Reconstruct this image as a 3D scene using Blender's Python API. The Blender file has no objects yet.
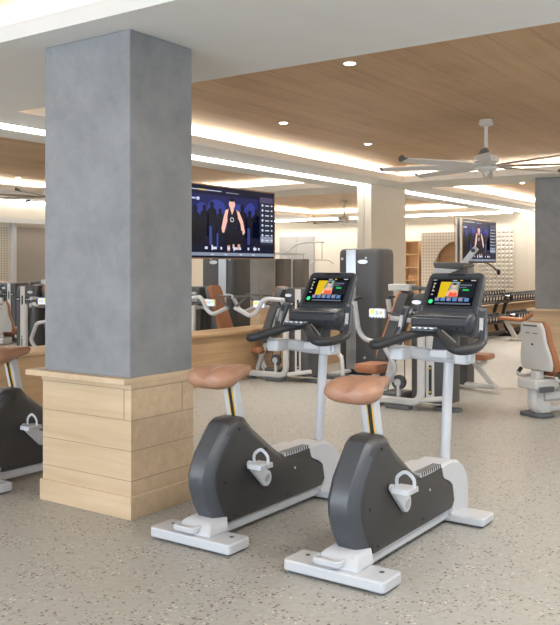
import bpy, bmesh, math, random
from mathutils import Vector, Matrix
random.seed(7)
PI = math.pi
SC = bpy.context.scene
COL = SC.collection

# ------------------------------------------------------------------ materials
def new_mat(name):
    m = bpy.data.materials.new(name); m.use_nodes = True
    nt = m.node_tree; b = nt.nodes['Principled BSDF']
    return m, nt, b
def plain(name, col, rough=.5, metal=0., spec=.5, bump=0., bscale=80., coat=0.):
    m, nt, b = new_mat(name)
    b.inputs['Roughness'].default_value = rough
    b.inputs['Metallic'].default_value = metal
    b.inputs['Specular IOR Level'].default_value = spec
    b.inputs['Coat Weight'].default_value = coat
    tc = nt.nodes.new('ShaderNodeTexCoord'); n = nt.nodes.new('ShaderNodeTexNoise')
    n.inputs['Scale'].default_value = bscale; n.inputs['Detail'].default_value = 3
    nt.links.new(tc.outputs['Object'], n.inputs['Vector'])
    mx = nt.nodes.new('ShaderNodeMix'); mx.data_type = 'RGBA'
    c = list(col) + [1]
    mx.inputs[6].default_value = [v*.96 for v in col] + [1]; mx.inputs[7].default_value = [min(1, v*1.04) for v in col] + [1]
    nt.links.new(n.outputs['Fac'], mx.inputs[0]); nt.links.new(mx.outputs[2], b.inputs['Base Color'])
    if bump:
        bp = nt.nodes.new('ShaderNodeBump'); bp.inputs['Strength'].default_value = bump; bp.inputs['Distance'].default_value = .002
        nt.links.new(n.outputs['Fac'], bp.inputs['Height']); nt.links.new(bp.outputs['Normal'], b.inputs['Normal'])
    return m
def emit(name, col, s):
    m, nt, b = new_mat(name)
    b.inputs['Base Color'].default_value = [0, 0, 0, 1]; b.inputs['Roughness'].default_value = .25; b.inputs['Specular IOR Level'].default_value = .08
    b.inputs['Emission Color'].default_value = list(col) + [1]; b.inputs['Emission Strength'].default_value = s
    return m
def wood(name, c1, c2, axis='Y', rough=.45, plank=0., grain=1.0, pa='Z'):
    """grain runs along axis; plank = board width measured on axis pa"""
    m, nt, b = new_mat(name); b.inputs['Roughness'].default_value = rough
    L = nt.links.new
    tc = nt.nodes.new('ShaderNodeTexCoord'); mp = nt.nodes.new('ShaderNodeMapping')
    s = [14., 14., 14.]; s['XYZ'.index(axis)] = .9
    mp.inputs['Scale'].default_value = s
    L(tc.outputs['Object'], mp.inputs['Vector'])
    n = nt.nodes.new('ShaderNodeTexNoise'); n.inputs['Scale'].default_value = 1.2; n.inputs['Detail'].default_value = 8; n.inputs['Roughness'].default_value = .6
    n.inputs['Distortion'].default_value = .6
    L(mp.outputs['Vector'], n.inputs['Vector'])
    n2 = nt.nodes.new('ShaderNodeTexNoise'); n2.inputs['Scale'].default_value = 1.6
    L(tc.outputs['Object'], n2.inputs['Vector'])
    ad = nt.nodes.new('ShaderNodeMath'); ad.operation = 'MULTIPLY_ADD'; ad.inputs[1].default_value = .5
    L(n2.outputs['Fac'], ad.inputs[0]); L(n.outputs['Fac'], ad.inputs[2])
    src = ad.outputs[0]
    if plank:
        sp = nt.nodes.new('ShaderNodeSeparateXYZ'); L(tc.outputs['Object'], sp.inputs[0])
        dv = nt.nodes.new('ShaderNodeMath'); dv.operation = 'DIVIDE'; dv.inputs[1].default_value = plank
        L(sp.outputs['XYZ'.index(pa)], dv.inputs[0])
        fl = nt.nodes.new('ShaderNodeMath'); fl.operation = 'FLOOR'; L(dv.outputs[0], fl.inputs[0])
        wn = nt.nodes.new('ShaderNodeTexWhiteNoise'); wn.noise_dimensions = '1D'; L(fl.outputs[0], wn.inputs['W'])
        a2 = nt.nodes.new('ShaderNodeMath'); a2.operation = 'MULTIPLY_ADD'; a2.inputs[1].default_value = .22
        L(wn.outputs['Value'], a2.inputs[0]); L(src, a2.inputs[2]); src = a2.outputs[0]
    cr = nt.nodes.new('ShaderNodeValToRGB')
    cr.color_ramp.elements[0].position = .45; cr.color_ramp.elements[0].color = list(c1)+[1]
    cr.color_ramp.elements[1].position = 1.1 if plank == 0 else 1.15; cr.color_ramp.elements[1].color = list(c2)+[1]
    cr.color_ramp.elements[1].position = 1.0
    L(src, cr.inputs[0])
    if plank:
        fr = nt.nodes.new('ShaderNodeMath'); fr.operation = 'FRACT'; L(dv.outputs[0], fr.inputs[0])
        lt = nt.nodes.new('ShaderNodeMath'); lt.operation = 'LESS_THAN'; lt.inputs[1].default_value = .004/plank; L(fr.outputs[0], lt.inputs[0])
        mx = nt.nodes.new('ShaderNodeMix'); mx.data_type = 'RGBA'
        L(lt.outputs[0], mx.inputs[0]); L(cr.outputs[0], mx.inputs[6]); mx.inputs[7].default_value = [v*.55 for v in c1]+[1]
        L(mx.outputs[2], b.inputs['Base Color'])
    else:
        L(cr.outputs[0], b.inputs['Base Color'])
    return m
def concrete(name, c1, c2):
    m, nt, b = new_mat(name); b.inputs['Roughness'].default_value = .6
    L = nt.links.new
    tc = nt.nodes.new('ShaderNodeTexCoord')
    n = nt.nodes.new('ShaderNodeTexNoise'); n.inputs['Scale'].default_value = 2.6; n.inputs['Detail'].default_value = 14; n.inputs['Roughness'].default_value = .72; n.inputs['Distortion'].default_value = .15
    L(tc.outputs['Object'], n.inputs['Vector'])
    cr = nt.nodes.new('ShaderNodeValToRGB'); cr.color_ramp.elements[0].position = .3; cr.color_ramp.elements[1].position = .72
    cr.color_ramp.elements[0].color = list(c1)+[1]; cr.color_ramp.elements[1].color = list(c2)+[1]
    L(n.outputs['Fac'], cr.inputs[0]); L(cr.outputs[0], b.inputs['Base Color'])
    bp = nt.nodes.new('ShaderNodeBump'); bp.inputs['Strength'].default_value = .25; bp.inputs['Distance'].default_value = .01
    L(n.outputs['Fac'], bp.inputs['Height']); L(bp.outputs['Normal'], b.inputs['Normal'])
    return m
def terrazzo():
    m, nt, b = new_mat('terrazzo_floor'); b.inputs['Roughness'].default_value = .42
    b.inputs['Specular IOR Level'].default_value = .35
    L = nt.links.new
    tc = nt.nodes.new('ShaderNodeTexCoord')
    n = nt.nodes.new('ShaderNodeTexNoise'); n.inputs['Scale'].default_value = 30; n.inputs['Detail'].default_value = 6; L(tc.outputs['Object'], n.inputs['Vector'])
    base = nt.nodes.new('ShaderNodeValToRGB'); base.color_ramp.elements[0].position = .35; base.color_ramp.elements[1].position = .65
    base.color_ramp.elements[0].color = (.355, .345, .315, 1); base.color_ramp.elements[1].color = (.405, .395, .365, 1)
    L(n.outputs['Fac'], base.inputs[0])
    cur = base.outputs[0]
    for sc, thr, lo, col in ((40, .24, .62, (.15, .115, .09)), (44, .20, .72, (.62, .60, .56)), (60, .26, .66, (.20, .16, .13)), (52, .22, .74, (.52, .49, .44))):
        mp = nt.nodes.new('ShaderNodeMapping'); mp.inputs['Location'].default_value = (sc*.37, sc*.21, 0); L(tc.outputs['Object'], mp.inputs['Vector'])
        dn = nt.nodes.new('ShaderNodeTexNoise'); dn.inputs['Scale'].default_value = 60; L(mp.outputs['Vector'], dn.inputs['Vector'])
        mxv = nt.nodes.new('ShaderNodeMix'); mxv.data_type = 'VECTOR'; mxv.inputs[0].default_value = .02
        L(mp.outputs['Vector'], mxv.inputs[4]); L(dn.outputs['Color'], mxv.inputs[5])
        v = nt.nodes.new('ShaderNodeTexVoronoi'); v.inputs['Scale'].default_value = sc; L(mxv.outputs[1], v.inputs['Vector'])
        a = nt.nodes.new('ShaderNodeMath'); a.operation = 'LESS_THAN'; a.inputs[1].default_value = thr*1.25; L(v.outputs['Distance'], a.inputs[0])
        sp = nt.nodes.new('ShaderNodeSeparateColor'); L(v.outputs['Color'], sp.inputs[0])
        cn = nt.nodes.new('ShaderNodeTexNoise'); cn.inputs['Scale'].default_value = 5.5; cn.inputs['Detail'].default_value = 2; L(tc.outputs['Object'], cn.inputs['Vector'])
        cm = nt.nodes.new('ShaderNodeMath'); cm.operation = 'MULTIPLY_ADD'; cm.inputs[1].default_value = -1.5; cm.inputs[2].default_value = lo+.88; L(cn.outputs['Fac'], cm.inputs[0])
        g = nt.nodes.new('ShaderNodeMath'); g.operation = 'GREATER_THAN'; L(sp.outputs[0], g.inputs[0]); L(cm.outputs[0], g.inputs[1])
        mu = nt.nodes.new('ShaderNodeMath'); mu.operation = 'MULTIPLY'; L(a.outputs[0], mu.inputs[0]); L(g.outputs[0], mu.inputs[1])
        mx = nt.nodes.new('ShaderNodeMix'); mx.data_type = 'RGBA'; L(mu.outputs[0], mx.inputs[0]); L(cur, mx.inputs[6]); mx.inputs[7].default_value = list(col)+[1]
        cur = mx.outputs[2]
    L(cur, b.inputs['Base Color'])
    return m
M = dict(
    floor=terrazzo(),
    paint=plain('soffit_paint', (.72, .72, .695), .8, bscale=3),
    cream=plain('cream_wall_paint', (.68, .63, .55), .8, bscale=3),
    ceilwood=wood('ceiling_oak', (.36, .22, .11), (.50, .335, .19), 'Y', .5, .3, pa='X'),
    oak=wood('light_oak', (.48, .35, .215), (.64, .49, .33), 'X', .5),
    oaky=wood('light_oak_side', (.50, .37, .235), (.66, .50, .34), 'Y', .5),
    wains=wood('wainscot_oak', (.37, .225, .115), (.50, .335, .185), 'Y', .45),
    shelfw=wood('shelf_wood', (.44, .26, .12), (.58, .37, .20), 'Z', .5),
    groove=plain('groove_shadow_gap', (.36, .27, .17), .8),
    conc=concrete('grey_plaster', (.17, .178, .19), (.285, .295, .305)),
    white=plain('white_powder_coat', (.53, .545, .575), .35),
    warmwhite=plain('warm_white_enamel', (.60, .60, .59), .4),
    char=plain('charcoal_plastic', (.040, .038, .037), .42, bump=.05, bscale=300),
    charb=plain('charcoal_rim_plastic', (.060, .066, .076), .38),
    shroud=plain('graphite_shroud', (.058, .058, .060), .45),
    black=plain('black_rubber', (.018, .018, .02), .5),
    grip=plain('black_grip_foam', (.022, .023, .026), .55, bump=.2, bscale=400),
    console=plain('console_plastic', (.040, .045, .054), .38),
    grey=plain('grey_plastic', (.11, .115, .12), .5),
    foot=plain('dark_foot_pad', (.10, .11, .12), .6),
    silver=plain('brushed_silver', (.55, .57, .60), .3, .8),
    chrome=plain('chrome_steel', (.65, .66, .68), .18, 1.),
    tan=plain('tan_leather', (.38, .20, .125), .42, bump=.15, bscale=120),
    orange=plain('russet_leather', (.36, .145, .065), .45, bump=.15, bscale=120),
    yellow=plain('yellow_decal', (.75, .45, .04), .5),
    pulley=plain('pulley_nylon', (.07, .075, .085), .4),
    cable=plain('black_cable', (.02, .02, .02), .5),
    dhead=plain('dumbbell_rubber', (.02, .02, .024), .5),
    dcap=plain('dumbbell_cap', (.50, .46, .41), .4, .3),
    tile=plain('white_relief_tile', (.62, .58, .52), .5),
    taupe=plain('taupe_glass_panel', (.34, .30, .27), .25),
    gpanel=plain('grey_door_panel', (.36, .35, .35), .5),
    rugd=plain('dark_trim_metal', (.10, .09, .08), .5),
    bezel=plain('bronze_bezel', (.28, .19, .10), .35, .6),
    led=emit('led_strip_white', (1, .93, .82), 9.),
    down=emit('downlight_lens', (1, .93, .82), 14.),
)
E_ = {}
def em(r, g, b, s=1.):
    k = (r, g, b, s)
    if k not in E_: E_[k] = emit('screen_pixels_%d' % len(E_), (r, g, b), s)
    return E_[k]
# mirror
mm, nt, b = new_mat('mirror_silvering'); b.inputs['Base Color'].default_value = (.94, .94, .93, 1); b.inputs['Metallic'].default_value = 1; b.inputs['Roughness'].default_value = 0.0
M['mirror'] = mm

# ------------------------------------------------------------------ mesh helper
def catmull(P, n=6, closed=False):
    P = [Vector(p) for p in P]; out = []; N = len(P)
    rng = N if closed else N-1
    for i in range(rng):
        a, b, c, d = (P[(i-1) % N], P[i], P[(i+1) % N], P[(i+2) % N]) if closed else (P[max(i-1, 0)], P[i], P[i+1], P[min(i+2, N-1)])
        for k in range(n):
            t = k/n
            out.append(.5*((2*b)+(c-a)*t+(2*a-5*b+4*c-d)*t*t+(3*b-a-3*c+d)*t**3))
    if not closed: out.append(P[-1])
    return out
def fillet(P, r, n=5):
    """round the corners of a polyline"""
    P = [Vector(p) for p in P]; out = [P[0]]
    for i in range(1, len(P)-1):
        a, b, c = P[i-1], P[i], P[i+1]
        u = (a-b); v = (c-b); d = min(r, u.length*.45, v.length*.45)
        p, q = b+u.normalized()*d, b+v.normalized()*d
        for k in range(n+1):
            t = k/n; out.append(p*(1-t)**2+b*2*t*(1-t)+q*t*t)
    out.append(P[-1]); return out
class MB:
    def __init__(s): s.bm = bmesh.new(); s.mi = 0
    def _f(s, vs):
        try:
            f = s.bm.faces.new(vs); f.material_index = s.mi; return f
        except ValueError: return None
    def box(s, x0, x1, y0, y1, z0, z1, mat=None):
        V = [s.bm.verts.new(p) for p in ((x0,y0,z0),(x1,y0,z0),(x1,y1,z0),(x0,y1,z0),(x0,y0,z1),(x1,y0,z1),(x1,y1,z1),(x0,y1,z1))]
        if mat is not None:
            for v in V: v.co = mat @ v.co
        for f in ((0,3,2,1),(4,5,6,7),(0,1,5,4),(1,2,6,5),(2,3,7,6),(3,0,4,7)): s._f([V[i] for i in f])
        return s
    def bar(s, p, q, w, h, up=(0,0,1)):
        p, q, up = Vector(p), Vector(q), Vector(up); d = (q-p).normalized()
        r = d.cross(up).normalized(); u = r.cross(d)
        V = [s.bm.verts.new(o+r*a*w/2+u*c*h/2) for o in (p, q) for a, c in ((-1,-1),(1,-1),(1,1),(-1,1))]
        for f in ((0,1,2,3),(7,6,5,4),(0,4,5,1),(1,5,6,2),(2,6,7,3),(3,7,4,0)): s._f([V[i] for i in f])
        return s
    def sweep(s, P, prof, up=(0,0,1), caps=True, scale=None):
        """sweep a closed 2D profile along path P; prof = list of (side, up)"""
        P = [Vector(p) for p in P]; rings = []; upv = Vector(up); pr = None
        for i, p in enumerate(P):
            d = (P[min(i+1, len(P)-1)]-P[max(i-1, 0)]).normalized()
            if pr is None:
                r = d.cross(upv)
                if r.length < .05: r = d.cross(Vector((1, 0, 0)) if abs(d.x) < .9 else Vector((0, 1, 0)))
            else: r = pr - d*pr.dot(d)
            r.normalize(); pr = r; u = r.cross(d)
            k = scale[i] if scale else 1.
            rings.append([s.bm.verts.new(p+r*a*k+u*b*k) for a, b in prof])
        n = len(prof)
        for A, B in zip(rings, rings[1:]):
            for j in range(n): s._f([A[j], A[(j+1) % n], B[(j+1) % n], B[j]])
        if caps: s._f(rings[0][::-1]); s._f(rings[-1])
        return s
    def tube(s, P, r, n=10, **k):
        return s.sweep(P, [(r*math.cos(2*PI*i/n), r*math.sin(2*PI*i/n)) for i in range(n)], **k)
    def rtube(s, P, w, h, **k):   # flat-sided tube with softened corners
        c = min(w, h)*.25; a, b = w/2, h/2
        return s.sweep(P, [(a,-b+c),(a,b-c),(a-c,b),(-a+c,b),(-a,b-c),(-a,-b+c),(-a+c,-b),(a-c,-b)], **k)
    def cyl(s, p, q, r, r2=None, n=20):
        p, q = Vector(p), Vector(q); r2 = r if r2 is None else r2
        return s.sweep([p, q], [(math.cos(2*PI*i/n), math.sin(2*PI*i/n)) for i in range(n)], scale=[r, r2])
    def lathe(s, prof, c=(0,0,0), axis='Z', n=24):
        c = Vector(c); rings = []
        for r, h in prof:
            ring = []
            for i in range(n):
                a = 2*PI*i/n; x, y = r*math.cos(a), r*math.sin(a)
                v = {'Z': (x, y, h), 'X': (h, x, y), 'Y': (y, h, x)}[axis]
                ring.append(s.bm.verts.new(c+Vector(v)))
            rings.append(ring)
        for A, B in zip(rings, rings[1:]):
            for j in range(n): s._f([A[j], A[(j+1) % n], B[(j+1) % n], B[j]])
        s._f(rings[0][::-1]); s._f(rings[-1]); return s
    def prism(s, pts, a0, a1, axis='X', mat=None):
        """extrude polygon; axis X: pts=(y,z); Y: pts=(x,z); Z: pts=(x,y)"""
        def mk(p, a): return {'X': (a, p[0], p[1]), 'Y': (p[0], a, p[1]), 'Z': (p[0], p[1], a)}[axis]
        A = [s.bm.verts.new(mk(p, a0)) for p in pts]; B = [s.bm.verts.new(mk(p, a1)) for p in pts]
        if mat is not None:
            for v in A+B: v.co = mat @ v.co
        n = len(pts)
        for j in range(n): s._f([A[j], A[(j+1) % n], B[(j+1) % n], B[j]])
        s._f(A[::-1]); s._f(B); return s
    def loft(s, rings):
        R = [[s.bm.verts.new(p) for p in r] for r in rings]; n = len(R[0])
        for A, B in zip(R, R[1:]):
            for j in range(n): s._f([A[j], A[(j+1) % n], B[(j+1) % n], B[j]])
        s._f(R[0][::-1]); s._f(R[-1]); return s
    def ellipsoid(s, c, rx, ry, rz, n=16, m=10):
        rings = []
        for i in range(1, m):
            t = PI*i/m
            rings.append([(c[0]+rx*math.sin(t)*math.cos(2*PI*j/n), c[1]+ry*math.sin(t)*math.sin(2*PI*j/n), c[2]-rz*math.cos(t)) for j in range(n)])
        return s.loft(rings)
    def quad(s, pts): s._f([s.bm.verts.new(p) for p in pts]); return s
    def islands(s, name, mat, parent=None, **k):
        """build every loose piece as an object of its own"""
        left = set(s.bm.verts); out = []
        s.bm.verts.index_update()
        while left:
            v0 = min(left, key=lambda v: v.index); st = [v0]; comp = {v0}
            while st:
                v = st.pop()
                for e in v.link_edges:
                    w = e.other_vert(v)
                    if w not in comp: comp.add(w); st.append(w)
            left -= comp; nb = MB(); mp = {v: nb.bm.verts.new(v.co) for v in sorted(comp, key=lambda v: v.index)}
            for f in s.bm.faces:
                if f.verts[0] in comp: nb.bm.faces.new([mp[v] for v in f.verts])
            out.append(nb.build(name, mat, parent, **k))
        s.bm.free(); return out
    def build(s, name, mat, parent=None, smooth=True, bevel=0., seg=2, sub=0):
        bmesh.ops.recalc_face_normals(s.bm, faces=s.bm.faces[:])
        me = bpy.data.meshes.new(name); s.bm.to_mesh(me); s.bm.free()
        for m in (mat if isinstance(mat, list) else [mat]): me.materials.append(m)
        o = bpy.data.objects.new(name, me); COL.objects.link(o)
        if parent is not None: o.parent = parent
        if bevel:
            md = o.modifiers.new('bevel', 'BEVEL'); md.width = bevel; md.segments = seg; md.limit_method = 'ANGLE'; md.angle_limit = math.radians(35); md.harden_normals = False
        if sub:
            md = o.modifiers.new('sub', 'SUBSURF'); md.levels = sub; md.render_levels = sub
        if smooth:
            for p in me.polygons: p.use_smooth = True
            if hasattr(me, 'set_sharp_from_angle'): me.set_sharp_from_angle(angle=math.radians(38 if not sub else 180))
        return o
def rrect(w, h, r, n=5, cx=0, cy=0):
    out = []
    for sx, sy, a0 in ((1, 1, 0), (-1, 1, PI/2), (-1, -1, PI), (1, -1, 1.5*PI)):
        for k in range(n+1):
            a = a0+PI/2*k/n; out.append((cx+sx*(w/2-r)+r*math.cos(a), cy+sy*(h/2-r)+r*math.sin(a)))
    return out
def thing(name, label, cat, loc=(0,0,0), rz=0., group=None):
    o = bpy.data.objects.new(name, None); COL.objects.link(o); o.location = loc; o.rotation_euler = (0, 0, rz)
    o.empty_display_size = .2
    return tag(o, label, cat, group)
def tag(o, label, cat, group=None):
    o['label'] = label; o['category'] = cat
    if group: o['group'] = group
    return o
def struct(name, mb, mat, **k):
    o = mb.build(name, mat, **k); o['kind'] = 'structure'; return o
def lab(o, t): o['label'] = t; return o
def children(o): return [c for c in bpy.data.objects if c.parent == o]
def copy_tree(o, parent=None):
    kids = children(o)
    c = o.copy(); COL.objects.link(c); c.parent = parent
    for ch in kids: copy_tree(ch, c)
    return c
def dup(src, loc, rz, label, group=None):
    c = copy_tree(src); c.location = loc; c.rotation_euler = (0, 0, rz); c['label'] = label
    if group: c['group'] = group
    return c

# ------------------------------------------------------------------ room
ZS, ZT = 2.815, 3.02            # soffit and timber tray heights
MX = -6.76                      # mirror plane
YB, YF, XR = -4.4, 20.4, .95    # back, far wall, right wall
struct('floor', MB().box(MX-.3, XR+.3, YB, YF+.3, -.1, 0), M['floor'], smooth=False)
trays = [(-6.1, -1.05, -4.0, 3.21), (-6.1, -1.05, 4.72, 12.23), (-6.1, -1.05, 13.36, 19.55)]
# soffit = plaster ceiling with three rectangular openings
mb = MB(); ys = [YB]
for t in trays: ys += [t[2], t[3]]
ys.append(YF+.3)
mb.box(MX-.02, trays[0][0], YB, YF+.3, ZS, ZS+.06); mb.box(trays[0][1], XR+.3, YB, YF+.3, ZS, ZS+.06)
for i in range(0, len(ys), 2): mb.box(trays[0][0], trays[0][1], ys[i], ys[i+1], ZS, ZS+.06)
struct('ceiling', mb, M['paint'], smooth=False)
for i, (x0, x1, y0, y1) in enumerate(trays):
    e = .24; w = .02
    struct('ceiling', MB().box(x0-e, x1+e, y0-e, y1+e, ZT, ZT+.05), M['ceilwood'], smooth=False)
    mb = MB(); h = ZS+.10; zl = ZS+.06          # low lip round the opening that hides the light strip
    mb.box(x0-w, x0, y0-w, y1+w, zl, h); mb.box(x1, x1+w, y0-w, y1+w, zl, h)
    mb.box(x0, x1, y1, y1+w, zl, h); mb.box(x0, x1, y0-w, y0, zl, h)
    mb.box(x0-e-.02, x0-e, y0-e, y1+e, ZS+.05, ZT); mb.box(x1+e, x1+e+.02, y0-e, y1+e, ZS+.05, ZT)
    mb.box(x0-e, x1+e, y1+e, y1+e+.02, ZS+.05, ZT); mb.box(x0-e, x1+e, y0-e-.02, y0-e, ZS+.05, ZT)
    struct('trim_%d' % (i+1), mb, M['paint'], smooth=False)
struct('wall_left', MB().box(MX-.2, MX-.01, YB, YF+.3, 0, ZS+.3), M['cream'], smooth=False)
struct('wall_far', MB().box(MX-.2, XR+.3, YF, YF+.3, 0, ZS+.3), M['cream'], smooth=False)
struct('wall_right', MB().box(XR, XR+.3, 8.6, YF, 0, ZS+.3), M['cream'], smooth=False)
mb = MB().box(XR, XR+.2, YB, 8.6, 0, .25).box(XR, XR+.2, YB, 8.6, 2.75, ZS+.3)
for y in (YB, -1.2, 2.0, 5.2, 8.4): mb.box(XR, XR+.2, y, y+.2, .25, 2.75)
struct('added_window', mb, M['cream'], smooth=False)  # openings added in the unseen right wall to let daylight in
mb = MB().box(MX-.008, MX, YB, 12.15, .62, ZS-.002)
tag(mb.build('wall_mirror', M['mirror'], smooth=False), 'long wall mirror above the oak wainscot, nearer of the two', 'mirror', 'wall mirrors')
mb = MB().box(MX-.008, MX, 13.43, YF-.002, .62, ZS-.002)
tag(mb.build('wall_mirror', M['mirror'], smooth=False), 'wall mirror behind the dumbbell racks, beyond the cream pilaster', 'mirror', 'wall mirrors')
struct('wall_pilaster', MB().box(MX, -6.63, 12.16, 13.42, 0, ZS-.001), M['cream'], smooth=False)
for a, b in ((YB, 12.16), (13.42, YF)):
    mb = MB().box(MX, -6.55, a, b, 0, .60)
    struct('trim_4', mb, M['wains'], smooth=False)
    mb = MB()
    for z in (.14, .37): mb.box(-6.552, -6.547, a, b, z, z+.006)
    struct('trim_5', mb, M['groove'], smooth=False)
    struct('trim_6', MB().box(MX, -6.50, a, b, .60, .632), M['wains'], smooth=False, bevel=.004)
for k, (a, b, lb) in enumerate(((YB, 12.15, 'long white LED strip along ceiling edge above nearer mirror'), (13.43, YF-.01, 'white LED strip along ceiling edge beyond the cream pilaster'))):
    t = thing('led_strip_light', lb, 'ceiling light', (0, 0, 0), 0, 'ceiling edge LED strips')
    MB().box(-6.75, -6.62, a, b, ZS-.012, ZS-.002).build('diffuser', M['led'], t, smooth=False)
    MB().box(-6.62, -6.61, a, b, ZS-.016, ZS-.002).build('edge_rail', M['white'], t, smooth=False)

t = thing('led_strip_light', 'LED strip along right hand wall, seen only reflected at upper left', 'ceiling light', (0, 0, 0), 0, 'ceiling edge LED strips')
MB().box(XR-.10, XR-.02, 6.7, YF-.1, ZS-.012, ZS-.002).build('diffuser', M['led'], t, smooth=False)
MB().box(XR-.11, XR-.10, 6.7, YF-.1, ZS-.016, ZS-.002).build('edge_rail', M['white'], t, smooth=False)
# windowed back wall behind the camera, the source of the cool daylight
mb = MB().box(MX-.2, XR+.3, YB-.2, YB, 0, .25).box(MX-.2, XR+.3, YB-.2, YB, 2.75, ZS+.3)
for x in (MX-.2, -4.3, -1.7, XR-.05): mb.box(x, x+.2, YB-.2, YB, .25, 2.75)
struct('wall_back', mb, M['cream'], smooth=False)

# right wall: header, glazed panel with post, perforated panel, television
mb = MB().box(XR-.12, XR, 9.0, 14.2, 2.36, 2.46)
struct('trim_7', mb, M['warmwhite'], smooth=False)
struct('trim_8', MB().box(XR-.08, XR-.005, 11.04, 11.13, 0, 2.36), M['white'], smooth=False)
mb = MB().box(XR-.03, XR-.012, 11.15, 13.6, .02, 2.28)
struct('window_1', mb, M['taupe'], smooth=False)
mb = MB()
for j in range(26):
    for k in range(10):
        y = 10.35+k*.066; z = .95+j*.052
        mb.prism([(y-.012, z), (y, z-.012), (y+.012, z), (y, z+.012)], XR-.012, XR-.006)
struct('trim_9', mb, M['rugd'], smooth=False)

# far wall features (seen in the mirror)
def far(p): return MX*2-p
x0, x1 = far(-10.03), far(-8.0)          # recessed opening  -3.49 .. -5.52
xa, xb = min(x0, x1), max(x0, x1)
t = thing('wall_niche', 'arched niche unit with shelves on the far cream wall', 'niche', ((xa+xb)/2, YF, 0))
c = (xa+xb)/2
# frame panel
mb = MB(); yy = -.02
mb.prism(rrect(2.03, 2.34, .12, cx=0, cy=1.19), yy-.02, -.002, 'Y')
mb.build('back_panel', M['tile'], t, smooth=False)
def shelf_unit(xl, xr, zt, n, nm):
    mb = MB(); d0, d1 = -.20, -.045
    for x in (xl, xr-.03): mb.box(x-c, x+.03-c, d0, d1, .05, zt)
    for k in range(n+1):
        z = .05+(zt-.08)*k/n; mb.box(xl-c+.03, xr-c-.03, d0, d1, z, z+.03)
    mb.box(xl-c, xr-c, d1-.004, d1, .05, zt)
    return mb.build(nm, M['shelfw'], t, smooth=False)
shelf_unit(far(-9.59), far(-10.0)+.0, 2.14, 6, 'shelf_unit')
shelf_unit(far(-8.25), far(-9.1), 2.12, 6, 'shelf_unit')
# patterned panel with an arch cut through it
xl, xr = far(-8.1)-c, far(-9.47)-c      # local
ac = far(-8.32)-c; ar = .80
pts = [(xr, .05), (xr, 2.35), (xl, 2.35), (xl, 2.16)]
for k in range(13):
    a = PI/2*k/12; pts.append((max(xl, ac-.0)+0*ar+ar*math.sin(a), 1.36+ar*math.cos(a)))
pts += [(ac+ar, .05)]
m, nt, b = new_mat('woven_pattern'); b.inputs['Roughness'].default_value = .7
tc = nt.nodes.new('ShaderNodeTexCoord'); mp = nt.nodes.new('ShaderNodeMapping'); mp.inputs['Rotation'].default_value = (0, PI/4, 0); nt.links.new(tc.outputs['Object'], mp.inputs[0])
ck = nt.nodes.new('ShaderNodeTexChecker'); ck.inputs['Scale'].default_value = 18; ck.inputs[1].default_value = (.60, .55, .47, 1); ck.inputs[2].default_value = (.42, .37, .31, 1)
nt.links.new(mp.outputs[0], ck.inputs[0]); nt.links.new(ck.outputs[0], b.inputs['Base Color'])
MB().prism(pts, -.30, -.25, 'Y').build('pattern_panel', m, t, smooth=False)
# 3D tile panel
t = thing('relief_tile_panel', 'tall white panel of pyramid relief tiles in far corner', 'wall panel', (far(-7.15), YF, 0))
W = far(-7.1)-far(-8.0); n = 8
mb = MB().box(-.05, .9, -.03, -.002, .7, 2.43)
mb.build('backing_board', M['tile'], t, smooth=False)
mb = MB(); s = .105
for i in range(9):
    for k in range(16):
        x = -.05+i*s; z = .72+k*s
        a = [(x, -.031, z), (x+s*.96, -.031, z), (x+s*.96, -.031, z+s*.96), (x, -.031, z+s*.96)]
        ap = (x+s/2, -.075, z+s*.5)
        for q in range(4): mb.quad([a[q], a[(q+1) % 4], ap])
mb.build('relief_tiles', M['tile'], t, smooth=False)
# grey door on the far wall, tall cabinet
t = thing('door_2', 'grey flush double door on the far wall', 'door', (far(-13.57), YF, 0)); t['kind'] = 'structure'
for kk in ('label', 'category'): del t[kk]
MB().box(-.6, -.005, -.05, -.002, .0, 2.34).build('door_leaf', M['gpanel'], t, smooth=False)
MB().box(.005, .6, -.05, -.002, .0, 2.34).build('door_leaf', M['gpanel'], t, smooth=False)

# ------------------------------------------------------------------ pillars
def pillar(x, y, label):
    """x, y = near right corner (front face lies along X)"""
    w, d = .785, .56
    t = thing('pillar', label, 'pillar', (x-w/2, y+d/2, 0), 0, 'oak plinth pillars')
    a, b = w/2, d/2
    MB().box(-a+.042, a-.006, -b+.006, b-.012, .81, ZS-.001).build('shaft', M['conc'], t, smooth=False, bevel=.006)
    mb = MB().box(-a+.014, a-.004, -b+.014, b-.004, .13, .778)
    mb.build('plinth', [M['oak']], t, smooth=False)
    mb = MB().box(-a, a+.008, -b, b+.008, 0, .13)
    mb.build('skirting_board', M['oak'], t, smooth=False, bevel=.003)
    mb = MB()
    for z in (.217, .389, .564, .742):
        mb.box(-a+.012, a-.002, -b+.012, b-.002, z, z+.004)
    mb.box(a-.062, a-.058, -b+.0115, -b+.02, .566, .743); mb.box(a-.012, a-.0018, b-.11, b-.106, .566, .743)
    mb.build('board_groove', M['groove'], t, smooth=False)
    MB().box(-a+.008, a-.0, -b+.008, b-.0, .752, .778).build('moulding', M['oak'], t, smooth=False)
    MB().box(-a-.075, a+.004, -b-.05, b+.05, .778, .812).build('ledge', M['oaky'], t, smooth=False, bevel=.003)
    return t
pillar(-3.436, 3.438, 'grey plaster pillar on oak plinth left of the two exercise bikes')
pillar(-3.38, 12.78, 'grey pillar on oak plinth at right edge behind the padded machine seat')

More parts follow.
